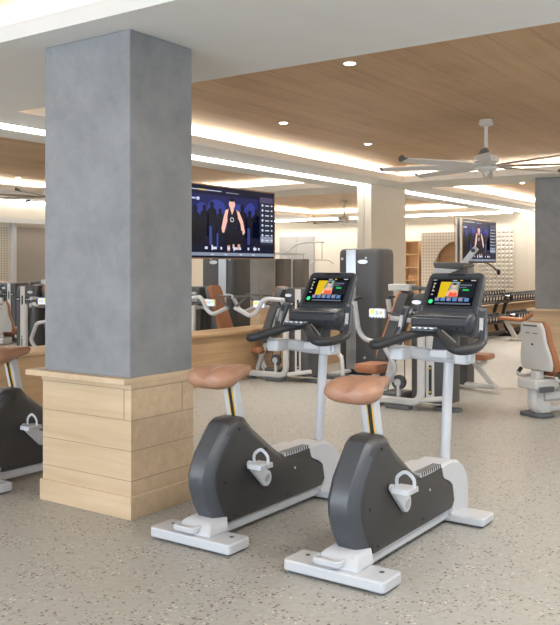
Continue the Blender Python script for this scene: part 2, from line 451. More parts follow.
# ------------------------------------------------------------------ screens
def screen_layers(name, layers, parent, w, h, loc=(0,0,0), rot=None, step=.0006):
    """layers: list of (material, [polygons in 0..1 coords, origin bottom left]); local screen plane XZ facing -Y"""
    mb = MB(); mats = []
    for i, (m, polys) in enumerate(layers):
        mats.append(m); mb.mi = i
        for p in polys: mb.quad([((u-.5)*w, -i*step, (v-.5)*h) for u, v in p])
    bmesh.ops.recalc_face_normals(mb.bm, faces=mb.bm.faces[:])
    for f in mb.bm.faces:
        if f.normal.y > 0: f.normal_flip()
    me = bpy.data.meshes.new(name); mb.bm.to_mesh(me); mb.bm.free()
    for m in mats: me.materials.append(m)
    o = bpy.data.objects.new(name, me); COL.objects.link(o); o.parent = parent; o.location = loc
    if rot: o.rotation_euler = rot
    return o
def R(u0, v0, u1, v1): return [(u0, v0), (u1, v0), (u1, v1), (u0, v1)]
def disc(u, v, ru, rv, n=14): return [(u+ru*math.cos(2*PI*k/n), v+rv*math.sin(2*PI*k/n)) for k in range(n)]
def tv_layers():
    rnd = random.Random(3)
    bg = em(.012, .018, .085, 1.)
    L = [(em(.004, .005, .02), [R(0, 0, 1, 1)])]
    L.append((em(.008, .012, .08, 1.), [R(.02, .42, .80, .88)]))
    L.append((em(.022, .034, .22, 1.), [disc(.30, .70, .10, .12), disc(.55, .66, .12, .12), disc(.14, .66, .07, .10), disc(.70, .70, .06, .12)]))
    sil = []
    for u, v, s in ((.07, .58, 1.), (.17, .62, .8), (.25, .66, .9), (.34, .60, .7), (.60, .64, 1.0), (.69, .58, .9), (.77, .62, .8), (.78, .5, 1.)):
        sil += [disc(u, v+.09*s, .026*s, .05*s), [(u-.06*s, .3), (u+.06*s, .3), (u+.055*s, v), (u+.02*s, v+.05*s), (u-.02*s, v+.05*s), (u-.055*s, v)]]
    L.append((em(.002, .003, .012), sil))
    L.append((em(.03, .05, .20), [R(.10, .20, .13, .46), R(.22, .18, .25, .44), R(.66, .2, .69, .44), R(.30, .15, .32, .35), R(.56, .2, .58, .3)]))
    L.append((em(.002, .002, .006), [disc(.09, .36, .09, .18)]))
    L.append((em(.78, .44, .36, 1.), [disc(.475, .77, .036, .065), R(.455, .66, .495, .74),
        [(.40, .68), (.44, .70), (.42, .52), (.385, .36), (.365, .36), (.355, .42), (.375, .56)],
        [(.51, .70), (.56, .67), (.605, .54), (.63, .38), (.61, .34), (.59, .36), (.575, .50), (.545, .58)],
        [(.43, .70), (.53, .70), (.55, .60), (.52, .46), (.43, .46), (.41, .6)]]))
    L.append((em(.006, .006, .012), [[(.435, .70), (.455, .70), (.475, .62), (.50, .70), (.525, .70), (.545, .60), (.53, .44), (.425, .40), (.42, .58)],
        disc(.475, .835, .034, .03), R(.40, .16, .60, .40)]))
    L.append((em(.55, .55, .60), [disc(.475, .55, .022, .035)]))
    L.append((em(.006, .006, .012), [disc(.475, .55, .014, .024)]))
    L.append((em(.55, .28, .24), [R(.42, .10, .45, .18), R(.54, .12, .57, .2), R(.48, .14, .50, .2)]))
    L.append((em(.014, .018, .035), [R(.81, .20, .985, .92)]))
    L.append((em(.06, .05, .11), [R(.81, .84, .985, .92)]))
    L.append((em(.20, .23, .30), [R(.82, .24, .98, .33), R(.0, .03, 1, .075)]))
    ic = []
    for k in range(8): ic += [disc(.845, .80-k*.075, .012, .02, 8), R(.88, .79-k*.075, .93, .805-k*.075), R(.955, .79-k*.075, .975, .81-k*.075)]
    for u, w in ((.18, .03), (.26, .05), (.35, .02), (.43, .03), (.50, .05), (.57, .02), (.67, .02), (.74, .04), (.80, .02)): ic.append(R(u-.012, .12, u+w-.012, .155))
    ic += [R(.24, .11, .255, .18), R(.49, .10, .50, .18), R(.74, .11, .75, .17)]
    for u in (.25, .40, .58, .73): ic.append([(u-.02, .055), (u+.02, .055), (u+.005, .04), (u-.005, .04)])
    ic += [R(.02, .80, .07, .82), R(.08, .79, .11, .83), R(.02, .93, .35, .94), R(.4, .925, .55, .93)]
    L.append((em(.55, .60, .75), ic))
    L.append((em(.55, .40, .20), [R(.10, .925, .18, .945)]))
    return L
def bike_layers():
    L = [(em(.003, .003, .006), [R(0, 0, 1, 1)])]
    L.append((em(.16, .14, .10), [R(.20, .30, .82, .90)]))
    L.append((em(.62, .42, .015), [[(.20, .30), (.36, .30), (.44, .90), (.20, .90)]]))
    L.append((em(.20, .36, .40), [[(.40, .34), (.62, .34), (.60, .90), (.46, .90)]]))
    L.append((em(.012, .014, .02), [R(.64, .32, .98, .90)]))
    L.append((em(.72, .40, .28), [disc(.52, .74, .05, .085), [(.40, .36), (.64, .36), (.62, .56), (.57, .62), (.50, .64), (.43, .58)], [(.36, .38), (.42, .34), (.45, .56), (.40, .56)]]))
    L.append((em(.06, .03, .03), [disc(.52, .815, .052, .045)]))
    L.append((em(.75, .10, .05), [[(.42, .34), (.63, .34), (.60, .52), (.53, .46), (.46, .52)]]))
    L.append((em(.03, .45, .10), [R(.72, .56, .86, .62)]))
    L.append((em(.06, .75, .26), [disc(.075, .14, .05, .08)]))
    L.append((em(.10, .20, .42), [R(.16+.13*k, .16, .26+.13*k, .29) for k in range(6)]))
    L.append((em(.55, .20, .12), [R(.17+.26*k, .20, .22+.26*k, .27) for k in range(3)]))
    L.append((em(.10, .12, .16), [R(.18, .04, .96, .10), R(.66, .74, .9, .80), R(.66, .66, .8, .70)]))
    L.append((em(.45, .47, .5), [R(.05, .80, .10, .84), R(.05, .66, .09, .70), R(.05, .52, .10, .56), R(.05, .38, .09, .42), R(.02, .94, .10, .965), R(.46, .93, .56, .955), R(.86, .93, .97, .965)]))
    L.append((em(.6, .42, .05), [R(.05, .72, .08, .76), R(.05, .58, .075, .61), R(.62, .93, .68, .96)]))
    return L

def television(x, y0, y1, z0, z1, label, face=1):
    t = thing('television', label, 'television', (x, (y0+y1)/2, (z0+z1)/2), PI/2*face, 'wall televisions')
    w, h = y1-y0, z1-z0
    MB().box(-w/2, w/2, .0, .05, -h/2, h/2).build('case', M['warmwhite'], t, smooth=False, bevel=.004)
    mb = MB(); e = .012
    mb.box(-w/2-.002, w/2+.002, -.014, -.001, h/2-e, h/2+.002); mb.box(-w/2-.002, w/2+.002, -.014, -.001, -h/2-.002, -h/2+e)
    mb.box(-w/2-.002, -w/2+e, -.014, -.001, -h/2+e, h/2-e); mb.box(w/2-e, w/2+.002, -.014, -.001, -h/2+e, h/2-e)
    mb.build('bezel', M['bezel'], t, smooth=False)
    screen_layers('screen', tv_layers(), t, w-.02, h-.02, (0, -.002, 0))
    MB().box(-.2, .2, .05, .0735, -.15, .15).build('wall_bracket', M['black'], t, smooth=False)
    return t
television(-6.685, 7.66, 9.47, 1.555, 2.475, 'large television on the mirror wall directly right of the grey pillar')
television(-6.685, 16.1, 18.0, 1.54, 2.45, 'television far away on the mirror wall above the dumbbell racks')
television(XR-.074, 9.0, 10.3, 1.3, 2.2, 'television reflected at far left edge beside perforated panel', face=-1)

# ------------------------------------------------------------------ exercise bike
def make_bike():
    t = thing('exercise_bike', '', 'exercise bike', (0, 0, 0), 0, 'upright exercise bikes')
    # rear stabiliser
    def stab(nm, y0, y1, hw, h):
        o = MB().prism(rrect(2*hw, y1-y0, .022, 4, 0, (y0+y1)/2), .012, h, 'Z').build(nm, M['white'], t, bevel=.008, seg=3)
        mb = MB()
        for sx in (-1, 1): mb.box(sx*(hw-.05)-.03, sx*(hw-.05)+.03, y0+.02, y1-.02, 0, .013)
        mb.islands('foot_pad', M['foot'], o, smooth=False)
        return o
    o = stab('rear_stabiliser', -.028, .150, .272, .064)
    mb = MB()
    for sx in (-1, 1): mb.cyl((sx*.20, .085, .063), (sx*.20, .085, .0665), .012)
    mb.islands('bolt', M['grey'], o)
    o = stab('front_stabiliser', 1.13, 1.31, .275, .055)
    # rear bracket with transport handle
    mb = MB()
    mb.loft([[(-.12,-.0,.062),(.12,-.0,.062),(.12,.17,.062),(-.12,.17,.062)], [(-.11,.015,.095),(.11,.015,.095),(.11,.17,.10),(-.11,.17,.10)], [(-.085,.055,.125),(.085,.055,.125),(.085,.2,.13),(-.085,.2,.13)]])
    br = mb.build('rear_bracket', M['white'], t, bevel=.010, seg=3)
    MB().rtube(fillet([(-.10,.03,.095),(-.10,-.022,.092),(.035,-.022,.092),(.035,.03,.095)], .03), .022, .03).build('transport_handle', M['white'], br)
    # floor rail
    MB().box(-.072, .072, .12, 1.2, .030, .098).build('frame_rail', M['white'], t, bevel=.010)
    # shroud: layered side profile with a bevelled rim
    full = [(.165,.088),(.120,.118),(.068,.20),(.038,.29),(.036,.36),(.082,.46),(.172,.568),(.212,.610),(.255,.630),(.335,.633),(.380,.622),(.425,.575),(.525,.50),(.630,.425),(.715,.365),(.76,.345),(.985,.352),(1.005,.30),(1.03,.268),(1.09,.245),(1.13,.215),(1.155,.13),(1.12,.092)]
    inner = [(.200,.094),(.170,.135),(.122,.215),(.092,.29),(.090,.36),(.132,.45),(.215,.545),(.245,.583),(.280,.604),(.330,.608),(.360,.597),(.400,.550),(.500,.475),(.605,.400),(.695,.350),(.76,.342),(.983,.349),(1.003,.298),(1.028,.266),(1.088,.243),(1.128,.213),(1.153,.13),(1.115,.095)]
    mid = [tuple(.55*a+.45*b for a, b in zip(f, i)) for f, i in zip(full, inner)]
    rings = []
    mid = [tuple(.55*a+.45*b for a, b in zip(f, i)) for f, i in zip(full, inner)]
    fc = (.48, .27)
    core = []
    for y, z in inner:
        if y < .72 and z > .11: d_ = Vector((fc[0]-y, fc[1]-z)); d_ = d_.normalized()*.030; core.append((y+d_.x, z+d_.y))
        else: core.append((y, z))
    for x, pr in ((-.095, core), (-.086, inner), (-.073, mid), (-.046, full), (.046, full), (.073, mid), (.086, inner), (.095, core)): rings.append([(x, y, z) for y, z in pr])
    mb = MB().loft(rings)
    sh = mb.build('flywheel_shroud', M['char'], t, smooth=True)
    sh.data.set_sharp_from_angle(angle=math.radians(28))
    sh.data.materials.append(M['charb'])
    for p in sh.data.polygons:
        cc = p.center
        if cc.y < .21 and abs(cc.x) < .080 and len(p.vertices) == 4: p.material_index = 1
    # raised side panel on each flank
    pin = [(.155+.05,.16),(.10,.24),(.085,.30),(.095,.40),(.15,.52),(.20,.565),(.26,.575),(.34,.52),(.46,.42),(.56,.35),(.66,.30),(.72,.20),(.70,.14),(.40,.125)]
    # seven screws
    mb = MB()
    for sx in (-1, 1):
        for y, z in ((.285,.575),(.53,.425),(.165,.31),(.245,.118),(.745,.125)): mb.cyl((sx*.086, y, z), (sx*.0985, y, z), .0085, n=10)
    mb.islands('cover_screw', M['black'], sh)
    mb = MB()
    for sx in (-1, 1): mb.cyl((sx*.097, .82, .262), (sx*.101, .82, .262), .007, n=10)
    for o_ in mb.islands('badge_dot', M['white'], sh): lab(o_, 'small white round plug')
    # top vent
    v = MB().box(-.090, .092, .72, .99, .345, .366).build('vent_grille', M['white'], sh, smooth=False)
    mb = MB()
    for k in range(10): mb.box(.045, .0935, .737+k*.025, .747+k*.025, .349, .3675)
    mb.build('vent_slot', M['black'], v, smooth=False)
    # white front housing
    hp = [(.955,.345),(.975,.352),(1.03,.358),(1.13,.360),(1.23,.342),(1.305,.295),(1.355,.24),(1.375,.16),(1.375,.05),(1.36,.035),(1.15,.035),(1.12,.06),(1.165,.13),(1.14,.222),(1.095,.252),(1.035,.275),(1.008,.305),(.99,.352)]
    hi = [(y+(-.012 if y > 1.2 else .0), z-(.012 if z > .3 else 0)) for y, z in hp]
    rings = [[(x, y, z) for y, z in pr] for x, pr in ((-.092, hi), (-.078, hp), (.078, hp), (.092, hi))]
    MB().loft(rings).build('front_housing', M['white'], t)
    # cranks and pedals
    for sx, a in ((1, 1), (-1, -1)):
        px, pz = .505, .268
        ex, ez = px-a*.145, pz+a*.105
        d = Vector((0, ex-px, ez-pz)); L = d.length; ang = math.atan2(ez-pz, ex-px)
        pts = []
        for k in range(15):
            th = PI/2+PI*k/14; pts.append((.045*math.cos(th), .045*math.sin(th)))
        for k in range(9):
            th = -PI/2+PI*k/8; pts.append((L+.020*math.cos(th), .020*math.sin(th)))
        pts = [(px+u*math.cos(ang)-v*math.sin(ang), pz+u*math.sin(ang)+v*math.cos(ang)) for u, v in pts]
        x0, x1 = sorted((sx*.100, sx*.122))
        cr = MB().prism(pts, x0, x1, 'X').build('crank_arm', M['silver' if 0 else 'white'], t, bevel=.004)
        MB().cyl((sx*.098, px, pz), (sx*.126, px, pz), .020).build('crank_cap', M['silver'], cr)
        pe = MB()
        x0, x1 = sorted((sx*.13, sx*.225)); xm = (x0+x1)/2
        pe.loft([[(x0, ex-.055, ez-.012), (x1, ex-.06, ez-.012), (x1, ex+.06, ez-.012), (x0, ex+.055, ez-.012)],
                 [(x0, ex-.05, ez+.016), (x1, ex-.055, ez+.016), (x1, ex+.055, ez+.016), (x0, ex+.05, ez+.016)]])
        pe.cyl((sx*.12, ex, ez), (x1 if sx > 0 else x0, ex, ez), .009)
        pd = pe.build('pedal', M['white'], t, bevel=.004)
        MB().rtube(catmull([(x0+.002, ex+.01, ez+.01), (x0+.004, ex+.01, ez+.055), (xm, ex+.01, ez+.085), (x1-.004, ex+.01, ez+.055), (x1-.002, ex+.01, ez+.01)], 6), .018, .005, up=(0,1,0)).build('pedal_strap', M['white'], pd)
    # seat post (leans back), ratchet strip
    b0, b1 = Vector((0, .385, .58)), Vector((0, .325, .84))
    MB().bar(b0, b1, .082, .062, up=(0, -1, 0)).build('seat_post', M['white'], t, bevel=.012, seg=3)
    d = (b1-b0).normalized(); off = Vector((.014, -.0335, -.0077))
    mb = MB().bar(b0+off+d*.06, b1+off-d*.02, .034, .004, up=(0, -1, 0))
    stp = mb.build('height_scale', M['yellow'], t, smooth=False)
    mb = MB().bar(b0+off*1.06+d*.06, b1+off*1.06-d*.02, .020, .004, up=(0, -1, 0)); mb.build('scale_slot', M['black'], stp, smooth=False)
    # saddle
    prof = [  # y, half width, thickness, crown z
        (.085, .070, .060, .890), (.10, .120, .090, .912), (.14, .150, .118, .928), (.20, .146, .124, .935), (.26, .120, .112, .932),
        (.32, .088, .092, .922), (.38, .066, .076, .918), (.43, .054, .066, .916), (.465, .044, .054, .912), (.485, .024, .03, .902)]
    rings = []; n = 24
    for y, w, th, zc in prof:
        ring = []; th *= 1.12
        for k in range(n):
            a = 2*PI*k/n; c, s_ = math.cos(a), math.sin(a)
            x = w*math.copysign(abs(c)**.75, c)
            z = zc-th/2+th/2*math.copysign(abs(s_)**.8, s_)
            dip = .036*math.exp(-(x/.034)**2)*(1 if y < .36 else .4) if s_ > 0 else 0
            ring.append((x, y+(.02*math.exp(-(x/.03)**2) if y < .15 else 0), z-dip-(.014*(abs(x)/w)**2 if s_ > 0 and y < .3 else 0)))
        rings.append(ring)
    MB().loft(rings).build('saddle', M['tan'], t, sub=1)
    MB().box(-.045, .045, .24, .36, .825, .850).build('saddle_clamp', M['black'], t, bevel=.006)
    # console mast
    MB().tube([(0, 1.235, .30), (0, 1.30, .93)], .0285, n=18).build('console_mast', M['white'], t)
    # yoke under the handlebar
    mb = MB()
    for sx in (-1, 1):
        P = catmull([(0, 1.29, .925), (sx*.07, 1.25, .93), (sx*.14, 1.19, .945), (sx*.20, 1.10, .96), (sx*.225, 1.01, .965)], 5)
        mb.rtube(P, .055, .072)
        mb.prism(rrect(.085, .13, .02), .915, .985, 'Z', mat=Matrix.Translation((sx*.195, 1.06, .005)))
    mb.cyl((0, 1.297, .895), (0, 1.305, .965), .045, .05)
    mb.loft([[(-.055,1.14,.93),(.055,1.14,.93),(.055,1.30,.92),(-.055,1.30,.92)], [(-.05,1.14,.975),(.05,1.14,.975),(.05,1.30,.98),(-.05,1.30,.98)]])
    yk = mb.build('yoke', M['white'], t, bevel=.006)
    mb = MB().loft([[(-.05,1.16,.965),(.05,1.16,.965),(.05,1.3,.965),(-.05,1.3,.965)], [(-.06,1.22,1.10),(.06,1.22,1.10),(.06,1.31,1.10),(-.06,1.31,1.10)]])
    mb.build('console_neck', M['console'], t, bevel=.01)
    # handlebar
    for sx in (-1, 1):
        P = catmull([(0, 1.06, 1.085), (sx*.07, 1.0, 1.075), (sx*.14, .92, 1.050), (sx*.20, .862, 1.024), (sx*.25, .85, 1.012), (sx*.285, .90, 1.012), (sx*.29, .99, 1.018), (sx*.275, 1.08, 1.026), (sx*.255, 1.15, 1.03)], 6)
        sc = [.95+.12*min(1, i/14) for i in range(len(P))]
        MB().tube(P, .0245, n=14, scale=sc).build('hand_grip', M['grip'], t)
        hp_ = catmull([(sx*.272, 1.06, 1.02), (sx*.27, 1.13, 1.035), (sx*.257, 1.175, 1.09), (sx*.245, 1.205, 1.16), (sx*.238, 1.222, 1.205)], 5)
        hn = MB().rtube(hp_, .046, .036).build('bar_horn', M['console'], t)
        c = Vector((sx*.237, 1.224, 1.207)); MB().lathe([(.024, -.004), (.024, .006), (.018, .010), (.004, .011)], c, n=18).build('horn_cap', M['grey'], hn)
        q = Vector((sx*.251, 1.178, 1.12)); MB().bar(q+Vector((0, -.021, -.035)), q+Vector((-sx*.004, .000, .045)), .022, .004, up=(0, -1, .35)).build('pulse_sensor', M['silver'], hn, smooth=False)
    # thumb controls on the centre of the bar
    mb = MB().prism(rrect(.15, .085, .02), 1.092, 1.108, 'Z', mat=Matrix.Translation((-.02, 1.01, 0)))
    kp = mb.build('keypad', M['console'], t, bevel=.004)
    mb = MB()
    for i in range(4):
        for j in range(2): mb.prism(rrect(.026, .026, .007, cx=-.073+i*.035, cy=.992+j*.037), 1.108, 1.113, 'Z')
    mb.islands('keypad_button', M['silver'], kp)
    MB().tube([(.07, 1.04, 1.098), (.185, .955, 1.045)], .005, n=8).build('bar_trim', M['silver'], t)
    # console: lower bowl and display
    pr = [(1.37,1.195),(1.27,1.19),(1.205,1.175),(1.165,1.15),(1.155,1.12),(1.175,1.08),(1.225,1.055),(1.30,1.045),(1.37,1.06)]
    cy, cz = 1.29, 1.125
    rings = []
    for x, k in ((-.195, .6), (-.19, .82), (-.172, 1.), (.160, 1.), (.178, .82), (.185, .6)): rings.append([(x, cy+(y-cy)*k, cz+(z-cz)*k) for y, z in pr])
    bw = MB().loft(rings).build('console_tray', M['console'], t)
    MB().bar((-.16, 1.185, 1.167), (.155, 1.185, 1.167), .006, .006).build('tray_highlight', M['grey'], bw, smooth=False)  # paler bar drawn as the highlight along the top of the tray
    mb = MB().cyl((.10, 1.150, 1.098), (.10, 1.165, 1.098), .006, n=10).cyl((.135, 1.150, 1.098), (.135, 1.165, 1.098), .006, n=10); mb.islands('socket', M['black'], bw)
    tilt = math.atan2(.11, .17)
    T = Matrix.Translation((0, 1.348, 1.297)) @ Matrix.Rotation(-tilt, 4, 'X')
    def frame(w0, w1, z0, z1, r):
        # wider at the foot than at the head, rounded top corners
        out = [(-w0, z0), (w0, z0)]
        for k in range(6): a = PI/2*k/5; out.append((w1-r+r*math.cos(a), z1-r+r*math.sin(a)))
        for k in range(6): a = PI/2+PI/2*k/5; out.append((-w1+r+r*math.cos(a), z1-r+r*math.sin(a)))
        return out
    mb = MB().prism(frame(.190, .176, -.15, .142, .035), -.002, .034, 'Y', mat=T)
    ds = mb.build('display_housing', M['console'], t, bevel=.010, seg=3)
    mb = MB().prism(rrect(.312, .212, .01), -.0045, -.001, 'Y', mat=T); mb.build('display_glass', M['black'], ds, smooth=False)
    sc_ = screen_layers('touchscreen', bike_layers(), ds, .284, .182, step=.0003)
    sc_.matrix_local = T @ Matrix.Translation((0, -.0052, 0))
    mb = MB().prism(rrect(.11, .008, .003, cy=.124), -.012, .001, 'Y', mat=T); mb.build('sensor_bar', M['black'], ds)
    for sx in (-1, 1): MB().loft([[(sx*.155, 1.20, 1.05), (sx*.195, 1.20, 1.05), (sx*.195, 1.30, 1.05), (sx*.155, 1.30, 1.05)], [(sx*.16, 1.28, 1.22), (sx*.188, 1.28, 1.22), (sx*.188, 1.34, 1.22), (sx*.16, 1.34, 1.22)]]).build('side_bracket', M['console'], t, bevel=.008)
    return t
bike = make_bike()
bike.location = (-1.99, 3.3, 0); bike['label'] = 'upright exercise bike nearest the camera, rightmost of the three'
dup(bike, (-2.855, 3.3, 0), 0, 'upright exercise bike immediately right of the grey pillar, middle of the three')
dup(bike, (-4.76, 3.3, 0), 0, 'upright exercise bike cut off by left edge, behind the pillar')

# ------------------------------------------------------------------ ceiling fans and downlights
def make_fan():
    t = thing('ceiling_fan', '', 'ceiling fan', (0, 0, 0), 0, 'eight blade ceiling fans')
    z0 = ZT
    MB().lathe([(.065, 0), (.075, -.02), (.075, -.05), (.055, -.065), (.02, -.075)], (0, 0, 0)).build('ceiling_canopy', M['warmwhite'], t)
    MB().tube([(0, 0, -.06), (0, 0, -.40)], .019, n=14).build('down_rod', M['warmwhite'], t)
    MB().lathe([(.03, -.34), (.05, -.37), (.115, -.385), (.13, -.41), (.13, -.45), (.10, -.475), (.12, -.50), (.12, -.525), (.07, -.55), (.03, -.56), (.012, -.60), (.002, -.605)], (0, 0, 0)).build('motor_housing', M['warmwhite'], t)
    for k in range(8):
        a = math.radians(90+34.8-15-45*k)
        c, s = math.cos(a), math.sin(a)
        def P(r, w, z): return (c*r-s*w, s*r+c*w, z)
        rings = []
        for r, w, tw in ((.10, .035, .010), (.2, .05, .018), (.5, .062, .020), (1.102, .050, .012)):
            z = -.495+.0*r
            rings.append([P(r, -w, z-tw), P(r, w*.3, z+tw*.2+.006), P(r, w, z+tw), P(r, w, z+tw-.008), P(r, w*.3, z+tw*.2-.006), P(r, -w, z-tw-.006)])
        bl = MB().loft(rings).build('fan_blade', M['warmwhite'], t)
        rings = []
        for r, w, tw, zz in ((1.10, .052, .012, 0), (1.13, .046, .012, .004), (1.15, .032, .010, .03)):
            z = -.495+zz
            rings.append([P(r, -w, z-tw), P(r, w*.3, z+tw*.2+.007), P(r, w, z+tw), P(r, w, z+tw-.009), P(r, w*.3, z+tw*.2-.007), P(r, -w, z-tw-.008)])
        lab(MB().loft(rings).build('blade_tip', M['rugd'], bl), 'dark upturned blade tip')
    return t
fan = make_fan(); fan.location = (-3.29, 8.58, ZT); fan['label'] = 'white eight blade ceiling fan hanging above the bikes, larger one'
dup(fan, (-3.42, 17.2, ZT), 0, 'white ceiling fan in far ceiling tray, seen small above the dark tower')
def downlight(x, y, lb):
    t = thing('downlight', lb, 'ceiling light', (x, y, ZT), 0, 'recessed round downlights')
    MB().lathe([(.045, -.004), (.058, -.004), (.058, 0), (.045, 0)], (0, 0, 0), n=20).build('trim_ring', M['white'], t)
    MB().lathe([(.001, -.006), (.043, -.006), (.043, -.002)], (0, 0, 0), n=20).build('lens', M['down'], t)
for i, (x, y, lb) in enumerate(((-3.24, 5.60, 'round downlight nearest the grey pillar, in nearest visible oak tray'), (-5.17, 7.50, 'round downlight directly above the large television'), (-5.17, 9.40, 'round downlight above the dark weight tower'), (-5.17, 11.35, 'round downlight behind the large fan blades, above cream pilaster'),
        (-1.35, 9.45, 'round downlight reflected at upper left beside the pillar'), (-1.4, 5.6, 'added round downlight in the near oak tray right of the frame'),  # the second one is unseen, added for more light
        (-5.2, 15.4, 'added round downlight in the far oak tray beyond the pilaster'), (-1.9, 15.4, 'added round downlight in the far tray on its right side'), (-3.5, 14.6, 'added round downlight at near end of far tray'), (-3.5, 18.9, 'added round downlight at far end of far tray, beyond the small fan'), (-1.4, 12.0, 'added round downlight at the far right corner of the middle tray'))):  # all on this line added to brighten the far part of the room
    downlight(x, y, lb)
    ld = bpy.data.lights.new('downlight_lamp', 'SPOT'); ld.energy = 60 if y < 7 else (170 if y < 11.5 else 250); ld.spot_size = math.radians(110); ld.spot_blend = .8; ld.shadow_soft_size = .12; ld.color = (1, .95, .88)
    lo = bpy.data.objects.new('downlight_lamp', ld); COL.objects.link(lo); lo.location = (x, y, ZT-.02)
def area(name, loc, rot, sx, sy, e, col):
    ld = bpy.data.lights.new(name, 'AREA'); ld.shape = 'RECTANGLE'; ld.size = sx; ld.size_y = sy; ld.energy = e; ld.color = col
    o = bpy.data.objects.new(name, ld); COL.objects.link(o); o.location = loc; o.rotation_euler = rot; return o
warm = (1, .90, .76)
for x0, x1, y0, y1 in trays:
    cx, cy, lx, ly = (x0+x1)/2, (y0+y1)/2, x1-x0, y1-y0; z = ZS+.075
    k = 5. if y0 < 0 else (6.5 if y0 < 10 else 13.)
    area('cove_light', (x0-.17, cy, z), (PI, 0, 0), .04, ly, ly*k, warm); area('cove_light', (x1+.17, cy, z), (PI, 0, 0), .04, ly, ly*k, warm)
    area('cove_light', (cx, y0-.17, z), (PI, 0, 0), lx, .04, lx*k, warm); area('cove_light', (cx, y1+.17, z), (PI, 0, 0), lx, .04, lx*k, warm)

# ------------------------------------------------------------------ weight machine with inclined back pad
def make_machine(fx=-.75, style='bars', bx=-.32, ux=-.13):
    t = thing('weight_machine', '', 'weight machine', (0, 0, 0), 0, 'seated weight machines')
    # local: weight tower around origin, user faces -X; camera sees the -Y side
    pr = rrect(.40, .34, .07, 5)
    rings = [[(x, y, z) for x, y in pr] for z in (.075, 1.10)]
    rings += [[(x*.97, y*.97, z) for x, y in pr] for z in (1.15,)] + [[(x*.86, y*.86, 1.18) for x, y in pr]]
    sh = MB().loft(rings).build('stack_shroud', M['shroud'], t)
    MB().box(-.01, .075, -.178, -.169, .11, 1.17).build('guide_strip', M['warmwhite'], sh, smooth=False)
    for z0, z1 in ((.16, .46), (.90, 1.04)): MB().prism(rrect(.03, z1-z0, .014, cx=.035, cy=(z0+z1)/2), -.181, -.177, 'Y').build('strip_slot', M['black'], sh, smooth=False)
    mb = MB().cyl((.035, -.18, .43), (.035, -.186, .43), .010).cyl((.035, -.18, .19), (.035, -.186, .19), .010); mb.islands('pin_knob', M['yellow'], sh)
    MB().prism([(-.115+.05*math.cos(k*PI/10), 1.09+.02*math.sin(k*PI/10)) for k in range(20)], -.177, -.169, 'Y').build('oval_badge', M['silver'], sh)
    mb = MB().box(-.16, -.02, -.18, -.168, .96, 1.02).box(.085, .16, -.18, -.168, .96, 1.02); mb.islands('label_band', M['black'], sh, smooth=False)
    mb = MB()
    for x in (-.14, -.10, -.06, .10, .13): mb.box(x-.008, x+.012, -.182, -.178, .975, .995)
    mb.islands('label_mark', M['white'], sh, smooth=False)
    # main frame
    mb = MB()
    for y in (-.20,):
        mb.rtube(fillet([(ux, y, .92), (ux, y, .07), (fx, y, .07)], .12), .075, .06, up=(0, 1, 0))
    fr = mb.build('main_frame', M['warmwhite'], t)
    MB().rtube([(-.27, .16, .07), (-.27, .16, .9)], .07, .06).build('rear_upright', M['warmwhite'], t)
    MB().rtube([(-.10, -.20, .09), (.24, -.20, .15)], .05, .05).build('side_tube', M['warmwhite'], t)
    MB().rtube([(-.14, -.2, .90), (-.27, .16, .88)], .06, .06, up=(1, 0, 0)).build('cross_tube', M['warmwhite'], t)
    MB().rtube([(fx, -.20, .07), (fx, .25, .07)], .06, .06).build('front_beam', M['warmwhite'], t)
    MB().rtube([(fx, .25, .07), (-.27, .16, .07)], .06, .06).build('rear_rail', M['warmwhite'], t)
    for x, y in ((fx-.05, -.24), (-.30, -.27), (.14, -.10)): MB().prism(rrect(.26, .12, .03), 0, .035, 'Z', mat=Matrix.Translation((x+.03, y+.03, 0))).build('foot_plate', M['foot'], t, bevel=.008)
    # inclined mast with back pad
    MB().rtube([(fx+.05, -.06, .08), (bx-.02, -.06, .92)], .06, .05, up=(0, 1, 0)).build('inclined_mast', M['warmwhite'], t)
    d = Vector((bx+.58, 0, .71)).normalized()
    a = Vector((-.58, .0, .48)); b = Vector((bx, .0, 1.19))
    def pad(off, th, w0, w1, nm, m):
        n = Vector((-d.z, 0, d.x)); rings = []
        for k, ww in ((0, .8), (.04, .95), (.1, 1), (.9, 1), (.96, .95), (1, .8)):
            p = a.lerp(b, k)+n*off; w = (w0+(w1-w0)*k)*ww/2
            rings.append([p+Vector((0, -w, 0)), p+Vector((0, -w+.03, 0))+n*th, p+Vector((0, w-.03, 0))+n*th, p+Vector((0, w, 0)), p+Vector((0, w, 0))-n*.005, p+Vector((0, -w, 0))-n*.005])
        return MB().loft(rings).build(nm, m, t, bevel=.01)
    pad(.0, -.075, .34, .28, 'back_shell', M['grey'])
    pad(.006, .030, .34, .28, 'back_pad', M['orange'])
    MB().loft([[(x, y, z) for x, y in rrect(w*1.0, w2, .05)] for w, w2, z in ((.26, .34, .35), (.29, .37, .37), (.29, .37, .415), (.26, .34, .44))]).build('seat', M['orange'], t).location = (-.70, 0, -.03)
    MB().rtube(fillet([(-.70, 0, .35), (-.66, 0, .22), (-.60, 0, .09)], .06), .07, .06, up=(0, 1, 0)).build('seat_post', M['warmwhite'], t)
    # pulley with cable
    w = MB().lathe([(.02, -.02), (.075, -.02), (.065, -.008), (.065, .008), (.075, .02), (.02, .02)], (-.34, -.12, .25), 'Y').build('pulley', M['pulley'], t)
    MB().cyl((-.34, -.155, .25), (-.34, -.085, .25), .036).build('pulley_hub', M['white'], w)
    MB().rtube([(-.34, -.12, .23), (-.34, -.12, .10)], .05, .04).build('pulley_bracket', M['warmwhite'], t)
    mb = MB().tube([(-.405, -.12, .25), (-.34, -.12, .82)], .005, n=6).tube([(-.275, -.12, .25), (-.28, -.12, .84)], .005, n=6); mb.islands('cable', M['cable'], t)
